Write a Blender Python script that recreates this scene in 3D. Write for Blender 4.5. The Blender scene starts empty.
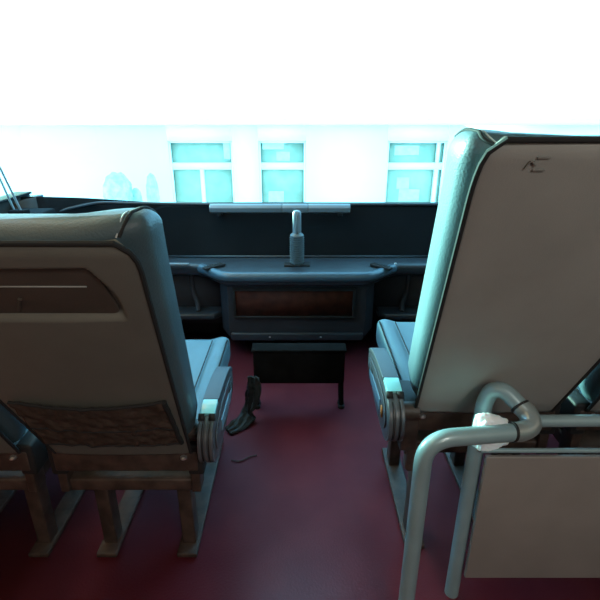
import bpy, bmesh, math, random
from mathutils.bvhtree import BVHTree
from mathutils import Vector, Matrix, noise
random.seed(7)
sc = bpy.context.scene
C = sc.collection
PI = math.pi
PITCH = math.radians(22)
CAM = Vector((0, 0, 1.25))
F = 480.0

# ------------------------------------------------------------------ camera
cd = bpy.data.cameras.new('camera'); cam = bpy.data.objects.new('camera', cd); C.objects.link(cam)
cam.location = CAM; cam.rotation_euler = (PI/2 - PITCH, 0, 0)
cd.sensor_width = 36; cd.lens = 36*F/600; cd.clip_start = 0.02; cd.clip_end = 200
sc.camera = cam

def W(px, py, Y):
    """the point of the place at distance Y ahead that a photo position corresponds to"""
    u = (px-300)/F; v = (300-py)/F
    c, s = math.cos(PITCH), math.sin(PITCH)
    k = Y/(c+v*s)
    return Vector((u*k, Y, CAM.z+(-s+v*c)*k))

# ------------------------------------------------------------------ materials
def mat(name, col, rough=.5, metal=0, bump=0, bscale=200, var=0, vscale=8, spec=.5, coat=0, sheen=0, col2=None):
    m = bpy.data.materials.new(name); m.use_nodes = True
    nt = m.node_tree; b = nt.nodes['Principled BSDF']
    b.inputs['Base Color'].default_value = (*col, 1)
    b.inputs['Roughness'].default_value = rough; b.inputs['Metallic'].default_value = metal
    b.inputs['Specular IOR Level'].default_value = spec
    b.inputs['Coat Weight'].default_value = coat
    b.inputs['Sheen Weight'].default_value = sheen
    tc = nt.nodes.new('ShaderNodeTexCoord')
    if var or col2:
        n = nt.nodes.new('ShaderNodeTexNoise'); n.inputs['Scale'].default_value = vscale; n.inputs['Detail'].default_value = 8.5
        r = nt.nodes.new('ShaderNodeValToRGB')
        c2 = col2 if col2 else tuple(max(0, x*(1+var)) for x in col)
        c1 = col if col2 else tuple(x*(1-var) for x in col)
        r.color_ramp.elements[0].position = .35; r.color_ramp.elements[1].position = .68
        r.color_ramp.elements[0].color = (*c1, 1); r.color_ramp.elements[1].color = (*c2, 1)
        nt.links.new(tc.outputs['Object'], n.inputs['Vector']); nt.links.new(n.outputs['Fac'], r.inputs['Fac'])
        nt.links.new(r.outputs['Color'], b.inputs['Base Color'])
    if bump:
        n = nt.nodes.new('ShaderNodeTexNoise'); n.inputs['Scale'].default_value = bscale; n.inputs['Detail'].default_value = 3
        bp = nt.nodes.new('ShaderNodeBump'); bp.inputs['Strength'].default_value = bump; bp.inputs['Distance'].default_value = .004
        nt.links.new(tc.outputs['Object'], n.inputs['Vector']); nt.links.new(n.outputs['Fac'], bp.inputs['Height'])
        nt.links.new(bp.outputs['Normal'], b.inputs['Normal'])
    return m

M = {}
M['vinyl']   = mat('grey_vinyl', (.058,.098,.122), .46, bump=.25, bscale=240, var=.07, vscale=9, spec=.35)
M['cushion'] = mat('sky_lit_grey_vinyl', (.085,.165,.21), .46, bump=.25, bscale=240, var=.07, vscale=9, spec=.35)  # same vinyl as the backs, sky light put into its paler colour
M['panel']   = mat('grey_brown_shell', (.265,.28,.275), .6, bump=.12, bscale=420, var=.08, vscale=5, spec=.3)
M['panel_shaded'] = mat('shaded_grey_shell', (.118,.124,.115), .6, bump=.12, bscale=420, var=.10, vscale=5, spec=.3)  # copy of the shell for the left seats, dimmer light painted in
M['tray']    = mat('tray_recess_shade', (.062,.054,.048), .6, bump=.1, bscale=400, var=.12, vscale=6, spec=.3)  # dark tone stands for the shade inside the recess
M['seam']    = mat('seam_thread', (.022,.024,.027), .8, spec=.15)
M['stitch']  = mat('pale_stitch', (.42,.47,.5), .6)
M['net']     = mat('net_fabric', (.045,.033,.027), .9, bump=.8, bscale=60, col2=(.075,.058,.05), vscale=45, spec=.1)
M['black']   = mat('black_plastic', (.016,.017,.019), .6, var=.2, vscale=14, spec=.3)
M['frame']   = mat('brown_black_steel', (.045,.03,.025), .55, var=.4, vscale=30)
M['dash']    = mat('dash_plastic', (.020,.027,.037), .42, bump=.12, bscale=320, var=.08, vscale=7)
M['dashlo']  = mat('dash_lower_plastic', (.028,.029,.036), .7, bump=.12, bscale=320, var=.12, vscale=5, spec=.15)
M['hood']    = mat('dark_dash_board', (.0065,.0078,.0095), .9, bump=.1, bscale=300, var=.15, vscale=4, spec=.06)
M['wood']    = mat('red_brown_veneer', (.035,.010,.007), .7, col2=(.07,.02,.012), vscale=20, spec=.15)
M['floor']   = mat('red_vinyl_floor', (.10,.012,.022), .45, bump=.2, bscale=150, col2=(.13,.02,.03), vscale=7, spec=.4)
M['arm']     = mat('grey_arm_plastic', (.062,.072,.088), .4, var=.05, vscale=20)
M['armtop']  = mat('grey_arm_pad', (.03,.04,.055), .55, bump=.1, bscale=300)
M['armclip'] = mat('clip_sky_reflection', (.20,.55,.58), .25, coat=.5)  # bright windscreen reflection put into the cyan base colour
M['slot']    = mat('pale_blue_slot_liner', (.12,.22,.29), .35)
M['orange']  = mat('orange_sticker', (.45,.17,.03), .7)
M['tube']    = mat('grey_painted_tube', (.20,.31,.35), .36, metal=.15, var=.06, vscale=14, coat=.25)
M['joint']   = mat('joint_steel', (.30,.38,.40), .3, metal=.55, coat=.3)
M['steel']   = mat('bare_steel', (.5,.52,.55), .3, metal=.8)
M['bar']     = mat('grey_bar_paint', (.15,.19,.22), .45, var=.04)
M['ribbed']  = mat('ribbed_grey_rubber', (.085,.115,.13), .4)
M['wallp']   = mat('wall_lining', (.022,.018,.016), .8, var=.05, spec=.1)
M['ceil']    = mat('ceiling_lining', (.25,.22,.19), .8, var=.03)
M['guard']   = mat('guard_panel', (.19,.183,.178), .55, var=.06)
M['darksill']= mat('dark_sill', (.012,.010,.009), .85, var=.1)
M['strap']   = mat('black_webbing', (.009,.012,.013), .8, bump=.4, bscale=200)
M['sdark']   = mat('dark_stool_steel', (.006,.0055,.0055), .9, var=.3, vscale=20, spec=.05)
M['rod']     = mat('rod_metal', (.16,.19,.21), .35, metal=.6)
M['facade']  = mat('white_render', (.92,.93,.90), .9, var=.01, vscale=2)
M['wframe']  = mat('white_window_frame', (.88,.9,.88), .6)
M['wpane']   = mat('green_grey_pane', (.30,.36,.25), .6, col2=(.42,.46,.34), vscale=2.2, spec=.2)
M['wthing']  = mat('pale_things_behind_pane', (.5,.52,.5), .6, var=.1)
M['leaf']    = mat('pale_foliage', (.52,.62,.50), .9, var=.25, vscale=6, spec=.1)
M['ground']  = mat('pale_paving', (.80,.79,.76), .9, var=.04, vscale=.8)

def bag_mat():
    m = mat('translucent_plastic', (.78,.84,.90), .35, bump=.5, bscale=60)
    b = m.node_tree.nodes['Principled BSDF']; b.inputs['Alpha'].default_value = .8
    b.inputs['Subsurface Weight'].default_value = .1
    return m
M['bag'] = bag_mat()

def glass(name, col, gl=.04):
    m = bpy.data.materials.new(name); m.use_nodes = True; nt = m.node_tree; nt.nodes.clear()
    o = nt.nodes.new('ShaderNodeOutputMaterial'); t = nt.nodes.new('ShaderNodeBsdfTransparent'); g = nt.nodes.new('ShaderNodeBsdfGlossy')
    mx = nt.nodes.new('ShaderNodeMixShader'); t.inputs['Color'].default_value = (*col, 1)
    g.inputs['Roughness'].default_value = .02; mx.inputs[0].default_value = gl
    nt.links.new(t.outputs[0], mx.inputs[1]); nt.links.new(g.outputs[0], mx.inputs[2]); nt.links.new(mx.outputs[0], o.inputs[0])
    return m
M['glass'] = glass('tinted_windscreen_glass', (.50,.84,1.0), .012)
M['side_glass'] = glass('brown_side_glass', (.30,.25,.21))

# ------------------------------------------------------------------ mesh helpers
def link(name, me, m, parent=None, smooth=True, autos=None):
    o = bpy.data.objects.new(name, me); C.objects.link(o)
    if m is not None:
        for mm in (m if isinstance(m, (list, tuple)) else [m]): me.materials.append(mm)
    if smooth:
        for p in me.polygons: p.use_smooth = True
    if parent: o.parent = parent
    return o
def mesh(name, verts, faces, m, parent=None, smooth=True, sharp=35):
    me = bpy.data.meshes.new(name); me.from_pydata([tuple(v) for v in verts], [], faces); me.update()
    bm = bmesh.new(); bm.from_mesh(me); bmesh.ops.recalc_face_normals(bm, faces=bm.faces)
    if smooth:
        for e in bm.edges:
            if len(e.link_faces) == 2 and e.calc_face_angle(0) > math.radians(sharp): e.smooth = False
    bm.to_mesh(me); bm.free()
    return link(name, me, m, parent, smooth)
def frombm(name, bm, m, parent=None, sharp=35):
    bmesh.ops.recalc_face_normals(bm, faces=bm.faces)
    for e in bm.edges:
        if len(e.link_faces) == 2 and e.calc_face_angle(0) > math.radians(sharp): e.smooth = False
    me = bpy.data.meshes.new(name); bm.to_mesh(me); bm.free()
    return link(name, me, m, parent, True)
def bbox(bm, lo, hi, bev=0, seg=3):
    lo = Vector(lo); hi = Vector(hi); c = (lo+hi)/2; s = hi-lo
    r = bmesh.ops.create_cube(bm, size=1, matrix=Matrix.Translation(c) @ Matrix.Diagonal((s.x, s.y, s.z, 1)))
    if bev:
        es = set()
        for v in r['verts']: es.update(v.link_edges)
        bmesh.ops.bevel(bm, geom=list(es), offset=bev, segments=seg, affect='EDGES', profile=.5)
def box(name, lo, hi, m, parent=None, bev=0):
    bm = bmesh.new(); bbox(bm, lo, hi, bev); return frombm(name, bm, m, parent)
def smoothpath(pts, n=8):
    """Catmull-Rom through the given points"""
    pts = [Vector(p) for p in pts]; P = [2*pts[0]-pts[1]] + pts + [2*pts[-1]-pts[-2]]; out = []
    for i in range(1, len(P)-2):
        a, b, c, d = P[i-1:i+3]
        for k in range(n):
            t = k/n
            out.append(.5*((2*b)+(c-a)*t+(2*a-5*b+4*c-d)*t*t+(3*b-a-3*c+d)*t**3))
    out.append(pts[-1]); return out
def roundpath(pts, r, n=8):
    """polyline with its corners rounded"""
    pts = [Vector(p) for p in pts]; out = [pts[0]]
    for i in range(1, len(pts)-1):
        a, b, c = pts[i-1:i+2]; rr = r[i-1] if isinstance(r, (list, tuple)) else r
        p = b+(a-b).normalized()*min(rr, (a-b).length*.49); q = b+(c-b).normalized()*min(rr, (c-b).length*.49)
        for k in range(n+1):
            t = k/n; out.append((1-t)**2*p+2*t*(1-t)*b+t*t*q)
    out.append(pts[-1]); return out
def tube_geo(path, rad, seg=20, flat=1):
    vs = []; fs = []; n = len(path); up = None
    for i, p in enumerate(path):
        d = (path[min(i+1, n-1)]-path[max(i-1, 0)]).normalized()
        if up is None:
            up = Vector((0,0,1)) if abs(d.z) < .9 else Vector((1,0,0))
        x = d.cross(up).normalized(); up = x.cross(d).normalized()
        r = rad(i/(n-1)) if callable(rad) else rad
        for k in range(seg):
            a = 2*PI*k/seg; vs.append(p+x*math.cos(a)*r+up*math.sin(a)*r*flat)
    for i in range(n-1):
        for k in range(seg):
            fs.append((i*seg+k, i*seg+(k+1)%seg, (i+1)*seg+(k+1)%seg, (i+1)*seg+k))
    fs.append(tuple(range(seg))[::-1]); fs.append(tuple((n-1)*seg+k for k in range(seg)))
    return vs, fs
def tube(name, path, rad, m, parent=None, seg=20, flat=1):
    v, f = tube_geo([Vector(p) for p in path], rad, seg, flat); return mesh(name, v, f, m, parent)
def lathe(name, prof, m, parent=None, loc=(0,0,0), seg=32):
    vs = []; fs = []
    for r, z in prof:
        for k in range(seg):
            a = 2*PI*k/seg; vs.append((loc[0]+r*math.cos(a), loc[1]+r*math.sin(a), loc[2]+z))
    for i in range(len(prof)-1):
        for k in range(seg): fs.append((i*seg+k, i*seg+(k+1)%seg, (i+1)*seg+(k+1)%seg, (i+1)*seg+k))
    fs.append(tuple(range(seg))[::-1]); fs.append(tuple((len(prof)-1)*seg+k for k in range(seg)))
    return mesh(name, vs, fs, m, parent)
def prism(name, poly, fn, d0, d1, m, parent=None, bev=0):
    """polygon in 2-D extruded between d0 and d1; fn(a,b,d)->xyz"""
    bm = bmesh.new()
    a = [bm.verts.new(fn(p[0], p[1], d0)) for p in poly]; b = [bm.verts.new(fn(p[0], p[1], d1)) for p in poly]
    n = len(poly); f1 = bm.faces.new(a); f2 = bm.faces.new(b[::-1])
    for i in range(n): bm.faces.new((a[i], b[i], b[(i+1)%n], a[(i+1)%n]))
    bmesh.ops.recalc_face_normals(bm, faces=bm.faces)
    if bev: bmesh.ops.bevel(bm, geom=list(f1.edges)+list(f2.edges), offset=bev, segments=3, affect='EDGES', profile=.5)
    return frombm(name, bm, m, parent)
def grid(fn, nu, nv):
    vs = [fn(i/nu, j/nv) for j in range(nv+1) for i in range(nu+1)]
    fs = [(j*(nu+1)+i, j*(nu+1)+i+1, (j+1)*(nu+1)+i+1, (j+1)*(nu+1)+i) for j in range(nv) for i in range(nu)]
    return vs, fs
def thing(name, label, cat, loc=(0,0,0), group=None):
    o = bpy.data.objects.new(name, None); C.objects.link(o); o.location = loc; o.empty_display_size = .1
    o['label'] = label; o['category'] = cat
    if group: o['group'] = group
    return o
def tag(o, label, cat, group=None):
    o['label'] = label; o['category'] = cat
    if group: o['group'] = group
    return o
def st(o): o['kind'] = 'structure'; return o
def sm(a, b, x):
    t = max(0, min(1, (x-a)/(b-a))); return t*t*(3-2*t)

# ------------------------------------------------------------------ the bus shell
HW = 1.25
st(box('floor', (-HW,-3,-.06), (HW,2.84,0), M['floor']))
st(box('ceiling', (-HW-.05,-3,2.02), (HW+.05,2.9,2.10), M['ceil']))
st(box('wall_rear', (-HW,-3.06,0), (HW,-3,2.02), M['wallp']))
# windscreen footprint line: flat in the middle, wrapping round at both corners
def ws(a):          # a in -1..1 -> x, y of the glass foot
    x = a*HW
    t = max(0, abs(a)-.55)/.45
    return x, 2.76-.62*t**2.4
def sill_z(a):
    return W(300, 203-6.5*sm(.62, 1.0, abs(a)), ws(a)[1]).z
for side, s in (('left',-1), ('right',1)):
    bm = bmesh.new(); x0, x1 = (s*HW, s*(HW+.06))
    lo, hi = min(x0,x1), max(x0,x1)
    bbox(bm, (lo,-3,0), (hi,2.24,.876))
    bbox(bm, (lo,-3,1.62), (hi,1.2,2.02))
    for y in (-3,-1.75,-.45,.78):
        bbox(bm, (lo,y,.87), (hi,y+.10,1.62))
    st(frombm('wall_'+side, bm, M['wallp']))
st(box('trim_4', (-HW-.06,.88,.876), (-HW+.012,2.24,.884), M['hood']))
st(box('trim_5', (HW-.012,.88,.876), (HW+.06,2.24,.884), M['hood']))
n = 0
for s in (-1, 1):
    for y0, y1, g, zt in ((-2.9,-1.75,'side_glass',1.62), (-1.65,-.45,'side_glass',1.62), (-.35,.78,'side_glass',1.62)):
        n += 1; st(box('window_%d' % n, (s*(HW+.03)-.004, y0, .87), (s*(HW+.03)+.004, y1, zt), M[g]))
# front quarter lights: cyan on the left, brown tinted on the right
for s in (-1, 1):
    n += 1; st(box('window_%d' % n, (s*(HW+.03)-.004, .88, .884), (s*(HW+.03)+.004, 2.14, 2.02), M['glass' if s < 0 else 'side_glass']))
# wrap-around windscreen
N = 48
v, f = grid(lambda a, b: (ws(2*a-1)[0]*1.02, ws(2*a-1)[1], (sill_z(2*a-1)-.01)*(1-b)+2.04*b), N, 6)
wsn = mesh('window_9', v, f, M['glass']); st(wsn)
sol = wsn.modifiers.new('s', 'SOLIDIFY'); sol.thickness = .004
# wall below the windscreen
v, f = grid(lambda a, b: (ws(2*a-1)[0], ws(2*a-1)[1]+.02, (sill_z(2*a-1)-.005)*b), N, 4)
wf = mesh('wall_front', v, f, M['hood']); st(wf)
sol = wf.modifiers.new('s', 'SOLIDIFY'); sol.thickness = .03; sol.offset = 1

# added fill lamps under the unseen ceiling, behind the camera
for y in (-.9, -2.1):
    t = thing('fill_lamp', 'added warm fill lamp above the right seats, %s of two' % ('nearer the front' if y > -1 else 'nearer the rear'), 'lamp', (.7,y,2.0))
    fr = box('fill_lamp_frame', (-.16,-.36,-.005), (.16,.36,.018), M['bar'], t, .004)
    L = bpy.data.lights.new('fill_light', 'AREA'); L.shape = 'RECTANGLE'; L.size = .28; L.size_y = .66
    L.energy = 23; L.color = (1,.91,.81)
    lo = bpy.data.objects.new('fill_light', L); C.objects.link(lo); lo.parent = t; lo.location = (0,0,-.012)

# ------------------------------------------------------------------ dashboard
D = thing('dashboard', 'dark grey moulded dashboard with red-brown wood insert below the windscreen', 'dashboard', (0,0,0))
# raised dark board behind the tray
def hood_top(x):       # height of the board's top edge
    return .742 + .0*x
def hb(a, b):
    x = -1.0+2.0*a
    # left and right ends sink in a rounded shoulder
    e = sm(.72, 1.02, abs(x)); z1 = .738-.10*e; y1 = 2.70-.10*e
    z = .46+(z1-.46)*b; y = 2.56+(y1-2.56)*b
    if b > .93: y += .0
    return (x, y, z)
v, f = grid(hb, 60, 20)
o = mesh('upper_board', v, f, M['hood'], D)
sol = o.modifiers.new('s', 'SOLIDIFY'); sol.thickness = .02; sol.offset = 0
# top surface
top = [(-1.24,2.43),(-.56,2.43),(-.50,2.40),(-.395,2.275),(-.36,2.258),(.33,2.258),(.365,2.275),(.47,2.40),(.53,2.43),(1.24,2.43),(1.24,2.60),(-1.24,2.60)]
prism('dash_top', [(p[0],p[1]) for p in top], lambda a,b,d: (a,b,d), .405, .472, M['dash'], D, .022)
M['lip'] = mat('lip_sky_sheen', (.045,.085,.12), .34, bump=.08, bscale=300)  # lighter blue paints the sheen of the sky on the dash edge
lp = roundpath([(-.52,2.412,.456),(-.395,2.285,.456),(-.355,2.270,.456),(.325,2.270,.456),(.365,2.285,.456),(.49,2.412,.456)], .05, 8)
tube('sky_sheen_lip', lp, .026, M['lip'], D, 18)
# ridge line where the board meets the tray
tube('tray_bead', [Vector((-1.0,2.553,.478)), Vector((1.0,2.553,.478))], .006, M['dash'], D, 10)
# lower fascia, centre unit
cen = [(-.372,2.30),(.34,2.30),(.40,2.42),(.40,2.55),(-.43,2.55),(-.43,2.42)]
prism('centre_unit', cen, lambda a,b,d: (a,b,d), .10, .41, M['dashlo'], D, .008)
box('centre_kick_strip', (-.365,2.286,.092), (.333,2.31,.135), M['dash'], D, .006)
for x in (-.16, .11):
    lathe('screw', [(.005,-.002),(.005,.002),(.003,.003)], M['steel'], D, (x,2.285,.115), 10)
# wood insert with frame
a = W(235,291,2.29); b = W(352,316,2.29)
bm = bmesh.new()
bbox(bm, (a.x-.012,2.284,b.z-.012), (b.x+.012,2.301,b.z), .002); bbox(bm, (a.x-.012,2.284,a.z), (b.x+.012,2.301,a.z+.012), .002)
bbox(bm, (a.x-.012,2.284,b.z), (a.x,2.301,a.z), .002); bbox(bm, (b.x,2.284,b.z), (b.x+.012,2.301,a.z), .002)
frombm('insert_frame', bm, M['black'], D)
wp = box('wood_insert', (a.x,2.291,b.z), (b.x,2.30,a.z), M['wood'], D)
wp['label'] = 'red-brown wood-grain insert'
# dark toe board under the whole dashboard
box('toe_board', (-1.24,2.575,.0), (1.24,2.60,.42), M['black'], D)
# side consoles
for s in (-1, 1):
    bm = bmesh.new()
    bbox(bm, (min(s*.42,s*1.24),2.50,.10), (max(s*.42,s*1.24),2.56,.42))
    frombm('side_fascia', bm, M['dashlo'], D)
    # ledge, front edge rounded, sloping
    xs = (.43,.47,1.23,1.23,.43) ; ys = (2.44,2.39,2.37,2.52,2.52)
    prism('console_ledge', [(s*x,y) for x,y in zip(xs,ys)], lambda a,b,d: (a,b,d), .165, .20, M['dash'], D, .010)
    tube('console_rib', smoothpath([(s*.60,2.50,.42),(s*.595,2.495,.30),(s*.57,2.47,.235),(s*.56,2.43,.20)], 6), .014, M['dashlo'], D, 12)
    # vents on the chamfered corners
    p = Vector((s*.445,2.345,.474)) if s < 0 else Vector((s*.42,2.345,.474))
    bm = bmesh.new()
    R = Matrix.Translation(p+Vector((0,.022,.006))) @ Matrix.Rotation(s*-.75, 4, 'Z')
    tmp = bmesh.new()
    bbox(tmp, (-.062,-.016,-.006), (.062,.016,.008), .004)
    for k in range(7): bbox(tmp, (-.05+.015*k,-.012,.007), (-.044+.015*k,.012,.011))
    tmp.transform(R); me = bpy.data.meshes.new('t'); tmp.to_mesh(me); tmp.free(); bm.from_mesh(me)
    frombm('corner_vent', bm, M['black'], D)
lb = W(172,266,2.40); box('pull_bar', (-.70,2.405,.470), (-.585,2.425,.484), M['bar'], D, .005)
lathe('lock_button', [(.009,0),(.009,.006),(.006,.010)], M['steel'], D, (.505,2.425,.472), 16)
# left rounded shoulder of the board
tube('shoulder_roll', smoothpath([W(30,219,2.20),W(50,213.5,2.30),W(75,207,2.42),W(100,203,2.53),W(140,203.5,2.62),W(220,204.5,2.68),W(300,204.5,2.69),W(470,204.5,2.68)], 8), .008, M['dash'], D, 14)

# long bar at the windscreen foot, its two seams
BAR = thing('blind_bar', 'long pale grey bar with two seams across the windscreen foot', 'bar', (.0,2.6,.70))
p0 = W(210,209,2.62); p1 = W(350,209,2.62)
def barseg(name, xa, xb, parent):
    prof = [(-.020,.000),(-.022,.010),(-.014,.022),(.0,.028),(.018,.026),(.020,.0),(.012,-.016),(-.004,-.020),(-.016,-.012)]
    zc = (p0.z+W(300,216,2.62).z)/2+.018
    return prism(name, prof, lambda a,b,d: (d-0, 2.62+a-2.6, zc+b-.70), xa, xb, M['bar'], parent, .002)
xs = [p0.x, W(282,209,2.62).x, W(308,209,2.62).x, p1.x]
for i in range(3): barseg('bar_section', xs[i]+.0012*(i>0), xs[i+1]-.0012*(i<2), BAR)
for x in (p0.x+.05, p1.x-.05): box('bracket', (x-.012,.02,-.012+.0), (x+.012,.098,.006), M['black'], BAR)

# ribbed post
base = W(297,268,2.42); bx = base.x
P = thing('ribbed_post', 'grey post with ribbed rubber sleeve standing on the dashboard centre', 'post', (bx,2.42,.472))
bm = bmesh.new(); bbox(bm, (-.068,-.03,0), (.068,.03,.010), .004); frombm('base_flange', bm, M['black'], P)
zt = W(297,235,2.42).z-.472; ztop = W(297,211,2.42).z-.472
prof = [(.034,.008)]
nr = 12
z0 = .014
for k in range(nr):
    za = z0+(zt-z0-.008)*k/nr; h = (zt-z0-.008)/nr
    prof += [(.025,za),(.038,za+h*.35),(.038,za+h*.6),(.025,za+h*.95)]
prof += [(.036,zt-.008),(.036,zt),(.026,zt+.010),(.024,zt+.012)]
lathe('ribbed_sleeve', prof, M['ribbed'], P)
sp = [(.022,zt+.006),(.022,ztop-.02),(.021,ztop-.008),(.016,ztop),(.006,ztop+.004)]
lathe('rod_top', sp, M['bar'], P, seg=24)
tube('rod_groove', [Vector((0,-.0215,zt+.012)), Vector((0,-.0215,ztop-.018))], .003, M['ribbed'], P, 8)

# ------------------------------------------------------------------ twin rods at the far left, rising out of the sill
RT = thing('slim_rods', 'pair of slim dark metal rods rising at the far left of the windscreen', 'rod', (0,0,0))
YR = 1.95
q0 = W(20,211,YR); 
tube('rod', [W(21,211,YR), W(0,168,YR), W(-26,116,YR)], .0045, M['rod'], RT, 10)
tube('rod', [W(15,212,YR+.01), W(-6,166,YR+.01), W(-32,114,YR+.01)], .0045, M['rod'], RT, 10)
zb = W(21,211,YR).z
_rf = box('rod_foot', (W(10,211,YR).x,YR-.02,zb-.02), (W(26,211,YR).x,YR+.03,zb+.004), M['hood'], RT, .005)
st(box('trim_1', (-HW,1.55,.55), (W(30,211,YR).x+.02,2.12,zb-.02), M['hood'], None, .01))

# ------------------------------------------------------------------ stool and strap in the footwell
S = thing('foot_rest', 'narrow dark steel footrest standing on the red floor under the dashboard', 'footrest', (0,1.87,0))
sx0, sx1 = W(254,385,1.80).x, W(344,385,1.80).x
ztp = W(300,352,1.80).z; zbt = W(300,384,1.80).z
box('rest_body', (sx0,-.07,zbt), (sx1,-.01,ztp), M['sdark'], S, .008)
box('rest_top', (sx0-.006,-.076,ztp), (sx1+.006,-.004,ztp+.010), M['sdark'], S, .004)
for x in (sx0+.012, sx1-.012):
    for y in (-.055, -.025):
        l = tube('leg', [Vector((x,y,zbt+.01)), Vector((x+.004*(1 if x>0 else -1),y-.004,.012))], .011, M['sdark'], S, 12)
        lathe('rubber_foot', [(.015,0),(.016,.004),(.014,.016),(.011,.018)], M['black'], l, (x+.004*(1 if x>0 else -1),y-.004,0), 12)

# black webbing strap
def fl(px, py, z=.006):
    u = (px-300)/F; vv = (300-py)/F; c, s = math.cos(PITCH), math.sin(PITCH)
    k = (z-CAM.z)/(-s+vv*c); return Vector((u*k, (c+vv*s)*k, z))
def ribbon(name, pts, wid, thick, m, parent=None, crumple=.004):
    path = smoothpath(pts, 8); vs = []; fs = []; n = len(path); K = 9
    for i, p in enumerate(path):
        d = (path[min(i+1,n-1)]-path[max(i-1,0)]).normalized(); w_ = wid(i/(n-1)) if callable(wid) else wid
        side = d.cross(Vector((0,-.35,1))).normalized(); nn = side.cross(d).normalized()
        if nn.z < 0: nn = -nn
        for k in range(K):
            q = p+side*w_*(k/(K-1)-.5)
            q += nn*(crumple*(.5+.5*math.sin(k*1.9+i*.35))+abs(noise.noise(q*30))*crumple*1.5)
            vs.append(q)
    for i in range(n-1):
        for k in range(K-1): fs.append((i*K+k, i*K+k+1, (i+1)*K+k+1, (i+1)*K+k))
    o = mesh(name, vs, fs, m, parent); sd = o.modifiers.new('s','SOLIDIFY'); sd.thickness = thick; sd.offset = 1
    return o
strap = ribbon('webbing_strap', [fl(228,432,.006), fl(240,425,.008), fl(249,414,.02), W(252,400,1.72), W(254,388,1.715), W(254,376,1.72)],
       lambda t: .045+.03*math.sin(t*PI), .006, M['strap'], None, .010)
tag(strap, 'black webbing strap trailing onto the red floor beside the footrest', 'strap')
cord = tube('thin_cord', smoothpath([fl(231,460,.004), fl(240,461,.004), fl(249,457,.004), fl(257,455,.004)], 6), .0022, M['frame'], None, 8)
tag(cord, 'thin dark cord lying on the red floor near the left armrest', 'cord')

# ------------------------------------------------------------------ seats
H = .742
R27 = math.radians(27)
def back_geo(hwb, hwt, H, shear):
    def hw(s): return hwb+(hwt-hwb)*min(1, s/.74)
    K = 64; rows = []
    svals = [0,.01,.03,.07]+[.07+.56*i/26 for i in range(1,27)]
    svals += [.63+(H-.63)*math.sin(PI/2*i/16) for i in range(1,17)]
    svals = [min(s, H-.0004) for s in svals]
    for s in svals:
        topk = (1-max(0,(s-.705)/(H-.705))**2.2)**(1/2.2) if s > .705 else 1
        bot = .90+.10*sm(0,.05,s)
        w = hw(s)*(1-(1-topk)*.10)*bot
        row = []
        for k in range(K):
            # cosine spaced around a super-ellipse
            a = 2*PI*k/K; cx, sx = math.cos(a), math.sin(a)
            u = math.copysign(abs(cx)**(.42 if sx > 0 else .62), cx)
            ss = math.copysign(abs(sx)**(.55 if sx > 0 else .62), sx)
            wing = sm(.50,.92,abs(u))
            th = .075+.060*wing*(.55+.45*sm(.0,.3,s))
            th = th*(.12+.88*topk)
            mid = .066
            y = mid+ss*th/2+(wing*.022)
            # back face stays near y=.012
            if ss < 0: y = mid-(mid-.010)*(-ss)*(.12+.88*topk)+wing*.006
            zz = s+wing*.006*sm(.6,.72,s)
            zz -= (shear*max(0,y-.01)**2 if shear > 1 else shear*max(0,y-.01))*sm(H-.16,H,s)
            row.append((u*w, y, zz))
        rows.append(row)
    vs = [p for r in rows for p in r]; fs = []
    for i in range(len(rows)-1):
        for k in range(K): fs.append((i*K+k, i*K+(k+1)%K, (i+1)*K+(k+1)%K, (i+1)*K+k))
    fs.append(tuple(range(K))[::-1]); fs.append(tuple((len(rows)-1)*K+k for k in range(K)))
    return vs, fs, hw

def rec(p, Y0, Z0, r=R27):
    c, s = math.cos(r), math.sin(r)
    return Vector((p[0], Y0+p[1]*c-p[2]*s, Z0+p[2]*c+p[1]*s))

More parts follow.
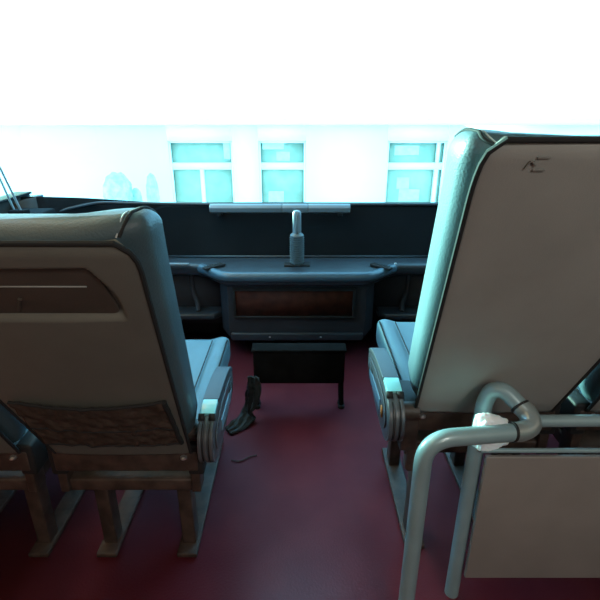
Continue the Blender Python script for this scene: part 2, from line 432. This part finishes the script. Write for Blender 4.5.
def make_seat(cx, Y0, Z0, cush_z, cushY, label, tray, inner, arm_z, group=None, simple=False, ztop=.728, shell_mat='panel', H=.742, shear=3.6):
    """inner = +1 / -1: the side of the seat that faces the aisle"""
    T = thing('coach_seat', label, 'seat', (cx,Y0,0), group)
    def L(p): q = rec(p, 0, Z0); return q
    vs, fs, hw = back_geo(.185, .205 if simple else .230, H, shear)
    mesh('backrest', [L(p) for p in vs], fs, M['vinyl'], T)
    bvh = BVHTree.FromPolygons([L(p) for p in vs], fs)
    def on(a, b, off, n=9, lift=.0012):
        out = []
        for i in range(n+1):
            q = a.lerp(b, i/n)+Vector((off,0,0)); h = bvh.ray_cast(Vector((q.x,q.y,2)), Vector((0,0,-1)))
            if h[0]: out.append(h[0]+Vector((0,0,lift)))
        h = bvh.find_nearest(a+Vector((off*.6,-.004,-.006))); out.insert(0, h[0]+(h[0]-a).normalized()*0+Vector((0,-.0015,0)))
        return smoothpath(out, 3)
    # rear shell
    def inset(x, s):    # recess of the folded tray
        return 0
    NU, NV = 56, 80
    def edge(s): return hw(s)*.945-.008*sm(.655,ztop,s)**2*1.0
    def shell(a, b):
        s = .004+(ztop-.004)*b; cor = 1-.10*max(0,(s-(ztop-.035))/.035)**2.5
        x = (2*a-1)*edge(s)*cor; u = abs(2*a-1)
        y = .002-.004*(1-u*u)+.003*max(0,(u-.86)/.14)**2+.010*max(0,(b-.965)/.035)**2
        if tray:
            # recess: rounded box
            hx = .165-.03*sm(.60,.70,s)-.0*s; e = .012
            inx = sm(0,e,hx-abs(x)); inz = sm(0,e,s-.556)*sm(0,e,.684-s)
            y += .016*inx*inz
        return L((x, y, s))
    v, f = grid(shell, NU*2 if tray else NU, NV*2 if tray else NV)
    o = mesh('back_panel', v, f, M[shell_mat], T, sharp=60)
    sd = o.modifiers.new('s','SOLIDIFY'); sd.thickness = .004; sd.offset = -1
    # piping round the shell, its black standing for the shade along the edge
    pts = [L((sgn*edge(s)*(1-.10*max(0,(s-(ztop-.035))/.035)**2.5), .005, s)) for sgn, rng in ((-1, [i/40 for i in range(41)]), (1, [1-i/40 for i in range(41)])) for s in [.004+(ztop-.004)*q for q in rng]]
    tube('piping', pts, .0045, M['seam'], T, 8)
    # side seam over the bolster with pale stitching
    for sg in (-1, 1):
        uu = sg*(hw(.70)*.965)
        a0 = L((sg*edge(ztop)*.93, .016, ztop)); b0 = L((sg*hw(.7)*.955, .130, H-.040))
        tube('corner_seam', on(a0, b0, 0), .0028, M['seam'], T, 8)
        tube('corner_stitch', on(a0, b0, -sg*.008), .0013, M['stitch'], T, 6)
    if tray:
        bm = bmesh.new()
        # folded tray lid lying in the recess: rounded trapezoid
        poly = []
        for (x, s, r) in ((-.153,.563,.018),(.153,.563,.018),(.136,.677,.03),(-.136,.677,.03)): poly.append((x,s,r))
        pp = [Vector((x,s,0)) for x,s,r in poly]; out = []
        for i in range(4):
            a_, b_, c_ = pp[i-1], pp[i], pp[(i+1)%4]; r = poly[i][2]
            p_ = b_+(a_-b_).normalized()*r; q_ = b_+(c_-b_).normalized()*r
            for k in range(7): t = k/6; out.append((1-t)**2*p_+2*t*(1-t)*b_+t*t*q_)
        tr = prism('folding_tray', [(q.x,q.y) for q in out], lambda a,b,d: L((a,d,b)), .010, .018, M['tray'], T, .002)
        tr['label'] = 'folded tray lid, coloured dark for the shade in its recess'
        box_pts = [(-.07,.0095,.583),(.12,.0095,.583)]
        tube('tray_groove', [L((-.12,.0095,.632)), L((.115,.0095,.632))], .0016, M['panel'], tr, 8)
        lt = [L((-.018,.008,.575)), L((-.012,.008,.590)), L((-.004,.008,.604))]
        tube('tray_latch', lt, .0035, M['tray'], tr, 8)
        # sagging pocket net
        def net(a, b):
            x = -.163+.331*a; s = .085+(.287-.085)*b
            sag = -.012*math.sin(a*PI)*b
            bul = .012*math.sin(PI*min(1,max(0,a)))*(.5+.5*b)+.004*noise.noise(Vector((x*35,s*35,0)))+.003*noise.noise(Vector((x*90,s*40,3)))
            return L((x, -.006-bul, s+sag))
        v, f = grid(net, 70, 34); nt_ = mesh('pocket_net', v, f, M['net'], T)
        nt_['label'] = 'sagging dark net pocket'
        sd = nt_.modifiers.new('s','SOLIDIFY'); sd.thickness = .002
        hem = [Vector(net(i/30,1)) for i in range(31)]
        tube('elastic_hem', hem, .0035, M['seam'], nt_, 8)
        side = [Vector(net(1,1-i/20)) for i in range(21)]
        tube('side_binding', side, .006, M['seam'], nt_, 8)
        lowb = [Vector(net(i/20,0)) for i in range(21)]
        midb = [Vector(net(i/30,.42))+Vector((0,-.001,0)) for i in range(31)]
        tube('pocket_fold', midb, .003, M['seam'], nt_, 8)
        tube('lower_binding', lowb, .004, M['seam'], nt_, 8)
    # cushion
    hwc = .183; y0 = .09; y1 = cushY-Y0
    def cush(a, b):
        A = 2*PI*a; cx_, sx_ = math.cos(A), math.sin(A)
        u = math.copysign(abs(cx_)**.22, cx_); w_ = math.copysign(abs(sx_)**.35, sx_)
        y = y0+(y1-y0)*b; k = 1
        kk = (1-abs(2*b-1)**14)**(1/5) if 0 < b < 1 else 0.0
        top = .055-.016*(1-sm(.55,.9,abs(u)))*(w_ > 0)+.0*b
        return Vector((u*hwc*(.94+.06*kk), y, cush_z-.055+w_*top*(.55+.45*kk)))
    v, f = grid(cush, 72, 40); n_ = 73
    f = f+[tuple(range(72))[::-1], tuple(40*73+i for i in range(72))]
    bm = bmesh.new(); me = bpy.data.meshes.new('c'); me.from_pydata([tuple(p) for p in v], [], f); bm.from_mesh(me)
    bmesh.ops.remove_doubles(bm, verts=bm.verts, dist=1e-5)
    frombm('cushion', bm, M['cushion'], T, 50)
    for sg in (-1, 1):
        pts = [Vector((sg*hwc*.66, y0+(y1-y0)*t, cush_z-.003-.001)) for t in [i/12 for i in range(1,12)]]
        tube('cushion_seam', pts, .0022, M['seam'], T, 8)
        pts = [Vector((sg*(hwc-.006), y0+(y1-y0)*(i/14), cush_z-.006)) for i in range(1,14)]
        tube('cushion_piping', pts, .003, M['seam'], T, 8)
    # frame: pan, rear rail, pedestal, recliner side plates
    box('seat_pan', (-.175,.02,cush_z-.145), (.175,y1-.05,cush_z-.105), M['frame'], T, .006)
    bm = bmesh.new()
    bbox(bm, (-.19,.006,Z0-.06), (.19,.06,Z0+.004), .006)
    bbox(bm, (-.19,.01,cush_z-.14), (-.165,.06,Z0-.01), .004); bbox(bm, (.165,.01,cush_z-.14), (.19,.06,Z0-.01), .004)
    frombm('rear_rail', bm, M['frame'], T)
    for sg in (-1, 1): box('sun_patch_cover', (min(sg*.160,sg*.203),.008,Z0-.075), (max(sg*.160,sg*.203),.13,Z0+.022), M['black'], T, .008)  # black boxes added to hide the sunlit foot of the backrest
    zz = cush_z-.145
    for x in (-.12,.12):
        bm = bmesh.new(); bbox(bm, (x-.02,.08,.0), (x+.02,.13,zz), .004); bbox(bm, (x-.02,y1-.22,0), (x+.02,y1-.17,zz), .004)
        bbox(bm, (x-.03,.04,0), (x+.03,y1-.12,.015), .003)
        frombm('pedestal', bm, M['frame'], T)
    lathe('bolt', [(.009,0),(.009,.004),(.005,.007)], M['steel'], T, (inner*.155,.002,Z0-.012), 14)
    if simple: return T
    # armrest: flat loop plate on the aisle side
    ax = inner*(abs(cx)-.232)
    s = 1 if ax > 0 else -1
    def side(a, b, d): return (ax+d*s*1.0, a, b)
    yc, zc = 1.135-Y0, arm_z
    def oval(hl, hh, n=56, p=2.6, tap=.22):
        out = []
        for k in range(n):
            A = 2*PI*k/n; c_, s_ = math.cos(A), math.sin(A)
            aa = math.copysign(abs(c_)**(2/p), c_)*hl; bb = math.copysign(abs(s_)**(2/p), s_)*hh
            bb *= 1-tap*(aa/hl)          # deeper at the rear
            out.append((yc+aa, zc+bb-.004))
        return out
    th = .020
    A_ = bpy.data.objects.new('armrest', None); C.objects.link(A_); A_.parent = T
    outer = oval(.182,.068)
    prism('arm_body', outer, side, -th, th, M['arm'], A_, .006)
    prism('outer_rim', oval(.155,.045,p=2.4), side, th+.001, th+.004, M['arm'], A_, .001)
    sl = [(yc-.085,zc-.018),(yc+.065,zc-.030),(yc+.100,zc-.022),(yc+.105,zc-.006),(yc+.06,zc+.004),(yc-.08,zc+.012)]
    prism('slot_liner', sl, side, th+.002, th+.0065, M['slot'], A_, .001)
    sl2 = [(yc+.055,zc-.036),(yc+.12,zc-.028),(yc+.13,zc-.006),(yc+.115,zc+.014),(yc+.062,zc+.01)]
    prism('slot_gap', sl2, side, th+.003, th+.0058, M['black'], A_)
    # pad following the top
    def topline(lo, hi, n=24):
        pts = [p for p in outer if True]
        up = sorted([p for p in outer if p[1] > zc-.004], key=lambda p: p[0])
        res = []
        for i in range(n+1):
            y = lo+(hi-lo)*i/n
            for j in range(len(up)-1):
                if up[j][0] <= y <= up[j+1][0]:
                    t = (y-up[j][0])/(up[j+1][0]-up[j][0]+1e-9); res.append((y, up[j][1]+(up[j+1][1]-up[j][1])*t)); break
        return res
    def strip(name, lo, hi, w_, h_, m):
        tl = topline(lo, hi)
        poly = [(y, z+h_) for y, z in tl]+[(y, z-.010) for y, z in tl[::-1]]
        return prism(name, poly, side, -w_, w_, m, A_, .002)
    strip('arm_pad', yc-.072, yc+.172, th+.001, .006, M['armtop'])
    cl = strip('arm_clip', yc-.128, yc-.076, th-.001, .007, M['armclip']); cl['label'] = 'glossy clip with the sky reflection in its cyan colour'
    # rear ribs and T-shaped slot
    rear = sorted([p for p in outer if p[0] < yc-.10], key=lambda p: -p[1])
    for d0, d1 in ((-th+.001,-th+.010), (-.0045,.0045), (th-.010,th-.001)):
        poly = [(y-.005, z) for y, z in rear]+[(y+.012, z) for y, z in rear[::-1]]
        prism('rear_rib', poly, side, d0, d1, M['arm'], A_, .0015)
    for d0, d1 in ((-th-.001,-.006), (.006,th+.001)):
        prism('rear_notch', [(yc-.146,zc+.058),(yc-.134,zc+.070),(yc-.129,zc+.068),(yc-.139,zc+.054)], side, d0, d1, M['black'], A_)
    for d in (-.0085, .0085):
        poly = [(y-.0035, z) for y, z in rear[3:-5]]+[(y+.012, z) for y, z in rear[3:-5][::-1]]
        prism('rear_groove', poly, side, d-.0012, d+.0012, M['black'], A_)
    # stub to the seat frame
    tube('arm_pivot', [Vector((ax, yc-.10, zc-.01)), Vector((ax-s*inner*s*.0+(-inner)*.07, yc-.10, zc-.01))], .024, M['frame'], A_, 16)
    return T, A_, yc, zc, ax

left = make_seat(-.457, 1.0, .414, .42, 1.70, 'grey vinyl coach seat with tray recess and net pocket, left of the aisle', True, 1, .470, ztop=.729, shell_mat='panel_shaded')
right = make_seat(.469, 1.03, .521, .522, 1.64, 'tall plain-backed grey vinyl coach seat right of the aisle, behind the guard rail', False, -1, .535, ztop=.768, H=.762, shear=.42)
win = make_seat(.910, 1.03, .521, .505, 1.64, 'grey-brown coach seat at the right window, only its lower edge showing', False, -1, .5, simple=True, ztop=.768, H=.762, shear=.42)
winl = make_seat(-.900, 1.0, .414, .42, 1.66, 'grey vinyl coach seat at the left window, only its lower corner showing', False, 1, .5, simple=True, ztop=.729, shell_mat='panel_shaded')
# orange sticker on the right armrest
T, A_, yc, zc, ax = right
s_ = box('sticker', (ax-.0225-.0012-.004,yc-.125,zc-.012), (ax-.0225-.003,yc-.108,zc+.014), M['orange'], A_)
s_['label'] = 'small orange sticker'
# embossed mark on the right seat back
mk = []
def mark(parts, Y0, Z0):
    vs = []; fs = []
    for (x0, s0, x1, s1, w_) in parts:
        d = Vector((x1-x0, s1-s0)); nrm = Vector((-d.y, d.x)).normalized()*w_/2; b_ = len(vs)
        for yy in (-.0036, -.0014):
            for q in ((x0+nrm.x,s0+nrm.y),(x1+nrm.x,s1+nrm.y),(x1-nrm.x,s1-nrm.y),(x0-nrm.x,s0-nrm.y)): vs.append(rec((q[0],yy,q[1]), 0, Z0))
        fs += [(b_,b_+1,b_+2,b_+3),(b_+4,b_+5,b_+6,b_+7),(b_,b_+1,b_+5,b_+4),(b_+1,b_+2,b_+6,b_+5),(b_+2,b_+3,b_+7,b_+6),(b_+3,b_,b_+4,b_+7)]
    return vs, fs
# a thin plate-like badge outline
sx, sz = -.138, .735
v, f = mark([(sx-.014,sz-.008,sx-.010,sz+.004,.002),(sx-.010,sz+.004,sx-.004,sz+.005,.002),(sx-.002,sz+.010,sx+.016,sz+.010,.0018),(sx-.002,sz-.010,sx+.015,sz-.010,.002),(sx-.006,sz+.003,sx+.0,sz-.003,.002)], 1.03, .521)
mesh('faint_stamp', v, f, mat('stamp_ink', (.205,.215,.21), .6, spec=.3), T, smooth=False)

# hanging frame scraps beneath the right seat
box('recliner_bracket', (-.205,.0,.40), (-.160,.05,.53), M['frame'], T, .006)
box('spring_mount', (-.185,.0,.33), (-.150,.04,.41), M['frame'], T, .010)

# ------------------------------------------------------------------ guard rail
G = thing('guard_rail', 'grey tubular guard rail with elbow joint in front of the right seats', 'rail', (.45,.85,0))
gl = Vector((.45,.85,0))
def g(px, py, Y): return W(px, py, Y)-gl
r1 = .0190
e1 = g(513,432.5,.835); v1 = g(424,462,.805); cor = Vector((v1.x, .812-gl.y, e1.z+.000))
pa = roundpath([Vector((v1.x,.812-gl.y,0)), cor, e1], .062, 14)
tube('near_tube', pa, r1, M['tube'], G, 24)
# elbow joint
tube('elbow_joint', smoothpath([g(512,432,.835), g(522,431,.84), g(531,425,.85), g(528,414,.87), g(520,406,.885)], 8), lambda t: r1*1.10, M['joint'], G, 24)
for a, b in ((g(511,432,.8345), g(513,432,.8355)), (g(521,407.5,.883), g(519.5,405.5,.887))):
    tube('joint_ring', [a, b], r1*1.16, M['black'], G, 24)
pb = [g(520,406,.885), g(508,394,.905), g(500,390,.915), g(491,392,.925), g(485,402,.93), g(482,416,.93)]
e = pb[-1]; pb += [Vector((e.x-.002, e.y, e.z-.10)), Vector((e.x-.002, e.y, 0))]
tube('far_tube', smoothpath(pb, 10), r1*.97, M['tube'], G, 24)
pc = [g(530,421,.86), Vector((1.23-gl.x, g(530,421,.86).y+.04, g(530,421,.86).z))]
y_ = .90
pc = [g(533,421,.88), g(600,420.5,.88), g(760,420,.88)]
tube('cross_tube', pc, .0135, M['tube'], G, 24)
tube('thin_rail', [g(480,450.5,.90), g(760,450.5,.90)], .0058, M['tube'], G, 14)
q = W(482,456,.90)
box('infill_panel', (W(486,456,.9).x-gl.x,.045,.10), (1.22-gl.x,.057,q.z), M['guard'], G, .003)

# plastic bag on the near tube
def bag():
    bm = bmesh.new(); bmesh.ops.create_icosphere(bm, subdivisions=5, radius=1)
    c0 = W(493,436,.845); 
    for v in bm.verts:
        n = v.co.copy(); q = Vector((math.copysign(abs(n.x)**.6,n.x)*.040, n.y*.024, math.copysign(abs(n.z)**.7,n.z)*.044))
        tt = q.z/.044
        q.x *= 1+.10*tt-.14*(tt > 0)*tt
        q.x += .004*tt
        d = noise.noise(q*60)*.006+noise.noise(q*150+Vector((3,1,2)))*.003
        q += n*d
        if q.z < -.024: q.z = -.024+(q.z+.024)*.5+q.x*.22
        if q.z > .018: q.z += -.35*q.x*1
        v.co = c0+q+Vector((0,.010,0))
    o = frombm('plastic_bag', bm, M['bag'], None, 80); tag(o, 'crumpled pale translucent plastic bag tied on the guard rail', 'bag')
bag()

# ------------------------------------------------------------------ outside
# low jamb closing the corner between side wall and windscreen wall
st(box('trim_2', (-HW-.05,2.08,0), (-HW+.03,2.30,.86), M['darksill']))
st(box('trim_3', (HW-.03,2.08,0), (HW+.05,2.30,.86), M['darksill']))
st(box('ground', (-40,-20,-2.1), (40,40,-2.0), M['ground']))
YB = 12.0
B = thing('white_building', 'overexposed white single-storey building with teal windows beyond the windscreen', 'building', (0,YB,-2.0))
wins = [((167,232),(141,163),(170,204)), ((258,306),(141,163),(170,204)), ((388,448),(141,163),(170,204))]
wb = []
for xr, up, lw in wins:
    A = W(xr[0],up[0],YB); Bq = W(xr[1],up[0],YB); z1 = A.z; z0 = W(xr[0],up[1],YB).z; z2 = W(xr[0],lw[0],YB).z; z3 = z2-1.15
    k = A.x; k2 = Bq.x
    wb.append((k,k2,z1,z0,z2,z3))
# facade with openings: piers, bands
bm = bmesh.new()
top_ = W(300,133,YB).z+.2
edges = [-13]+[v for w_ in wb for v in (w_[0], w_[1])]+[13]
zlo = wb[0][5]; zhi = wb[0][2]
for i in range(0, len(edges), 2): bbox(bm, (edges[i],0,0), (edges[i+1],.25,top_+2.0))
for w_ in wb:
    bbox(bm, (w_[0],0,0), (w_[1],.25,w_[5]+2)); bbox(bm, (w_[0],0,w_[2]+2), (w_[1],.25,top_+2))
bbox(bm, (-13,.25,0), (13,5,top_+1.9))
bbox(bm, (-13.1,-.12,top_+1.98), (13.1,5.1,top_+2.1))
frombm('wall', bm, M['facade'], B)
for i, (xa, xb, z1, z0, z2, z3) in enumerate(wb):
    bm = bmesh.new(); o2 = 2.0
    bbox(bm, (xa+.05,.062,z0+o2), (xb-.05,.128,z2+o2))                  # between transom light and lower light
    for z in (z1-.05, z3): bbox(bm, (xa+.05,.061,z+o2), (xb-.05,.129,z+.05+o2))
    for x in (xa, xb-.05): bbox(bm, (x,.06,z3+o2), (x+.05,.13,z1+o2))
    mid = {0: W(202,180,YB).x, 1: W(0,0,YB).x, 2: W(436,180,YB).x}[i]
    if i != 1: bbox(bm, (mid-.05,.06,z3+o2), (mid+.05,.13,z2+o2)); 
    if i == 2: bbox(bm, (mid-.04,.06,z0+o2), (mid+.04,.13,z1+o2))
    fr = frombm('window', bm, M['wframe'], B)
    box('pane', (xa,.14,z3+o2), (xb,.15,z1+o2), M['wpane'], fr)
    rects = {0: ((222,142,230,160),), 1: ((262,142,284,150),(276,152,290,162),(268,192,284,203)), 2: ((396,146,420,156),(398,178,410,190),(400,190,420,202))}[i]
    for (pxa, pya, pxb, pyb) in rects:
        a = W(pxa,pya,YB); b = W(pxb,pyb,YB)
        box('blind', (a.x,.131,b.z+o2), (b.x,.139,a.z+o2), M['wthing'], fr, .01)
def shrub(px, py, pyt, w_, Y, label, sd):
    c = W(px, py, Y); t = W(px, pyt, Y); rz = (t.z-c.z); rx = w_/F*Y/2
    T = thing('garden_shrub', label, 'shrub', (c.x,Y,-2.0), 'pale shrubs in front of the white building')
    bm = bmesh.new(); bmesh.ops.create_icosphere(bm, subdivisions=5, radius=1)
    for v in bm.verts:
        n = v.co.normalized(); d = 1+.10*noise.noise(n*3+Vector((sd,0,0)))+.10*noise.noise(n*11+Vector((sd,3,0)))
        v.co = Vector((n.x*rx*d, n.y*rx*d, c.z+2+n.z*rz*d))
    frombm('foliage', bm, M['leaf'], T, 180)
    tube('trunk', [Vector((0,0,0)), Vector((0,0,c.z+2))], .05, M['frame'], T, 10)
shrub(118,192,173,27,10.5,'largest round pale shrub before the white building, seen at the left',1)
shrub(137,200,188,10,10.8,'tiny pale shrub between the round shrub and the slim one',4)
shrub(153,194,174,12,10.6,'slim upright pale shrub nearest the first building window',7)

# ------------------------------------------------------------------ light
w = bpy.data.worlds.new('world'); sc.world = w; w.use_nodes = True
bg = w.node_tree.nodes['Background']
bg.inputs['Color'].default_value = (.88,.96,1,1); bg.inputs['Strength'].default_value = 6
sun = bpy.data.lights.new('sun', 'SUN'); sun.energy = 75; sun.angle = math.radians(9); sun.color = (1,.72,.40)
so = bpy.data.objects.new('sun', sun); C.objects.link(so)
d = Vector((-1,.70,.15)); so.rotation_euler = d.to_track_quat('Z','Y').to_euler()
sc.view_settings.view_transform = 'Standard'; sc.view_settings.look = 'None'
sc.view_settings.exposure = 0; sc.view_settings.gamma = 1; sc.view_settings.use_curve_mapping = False
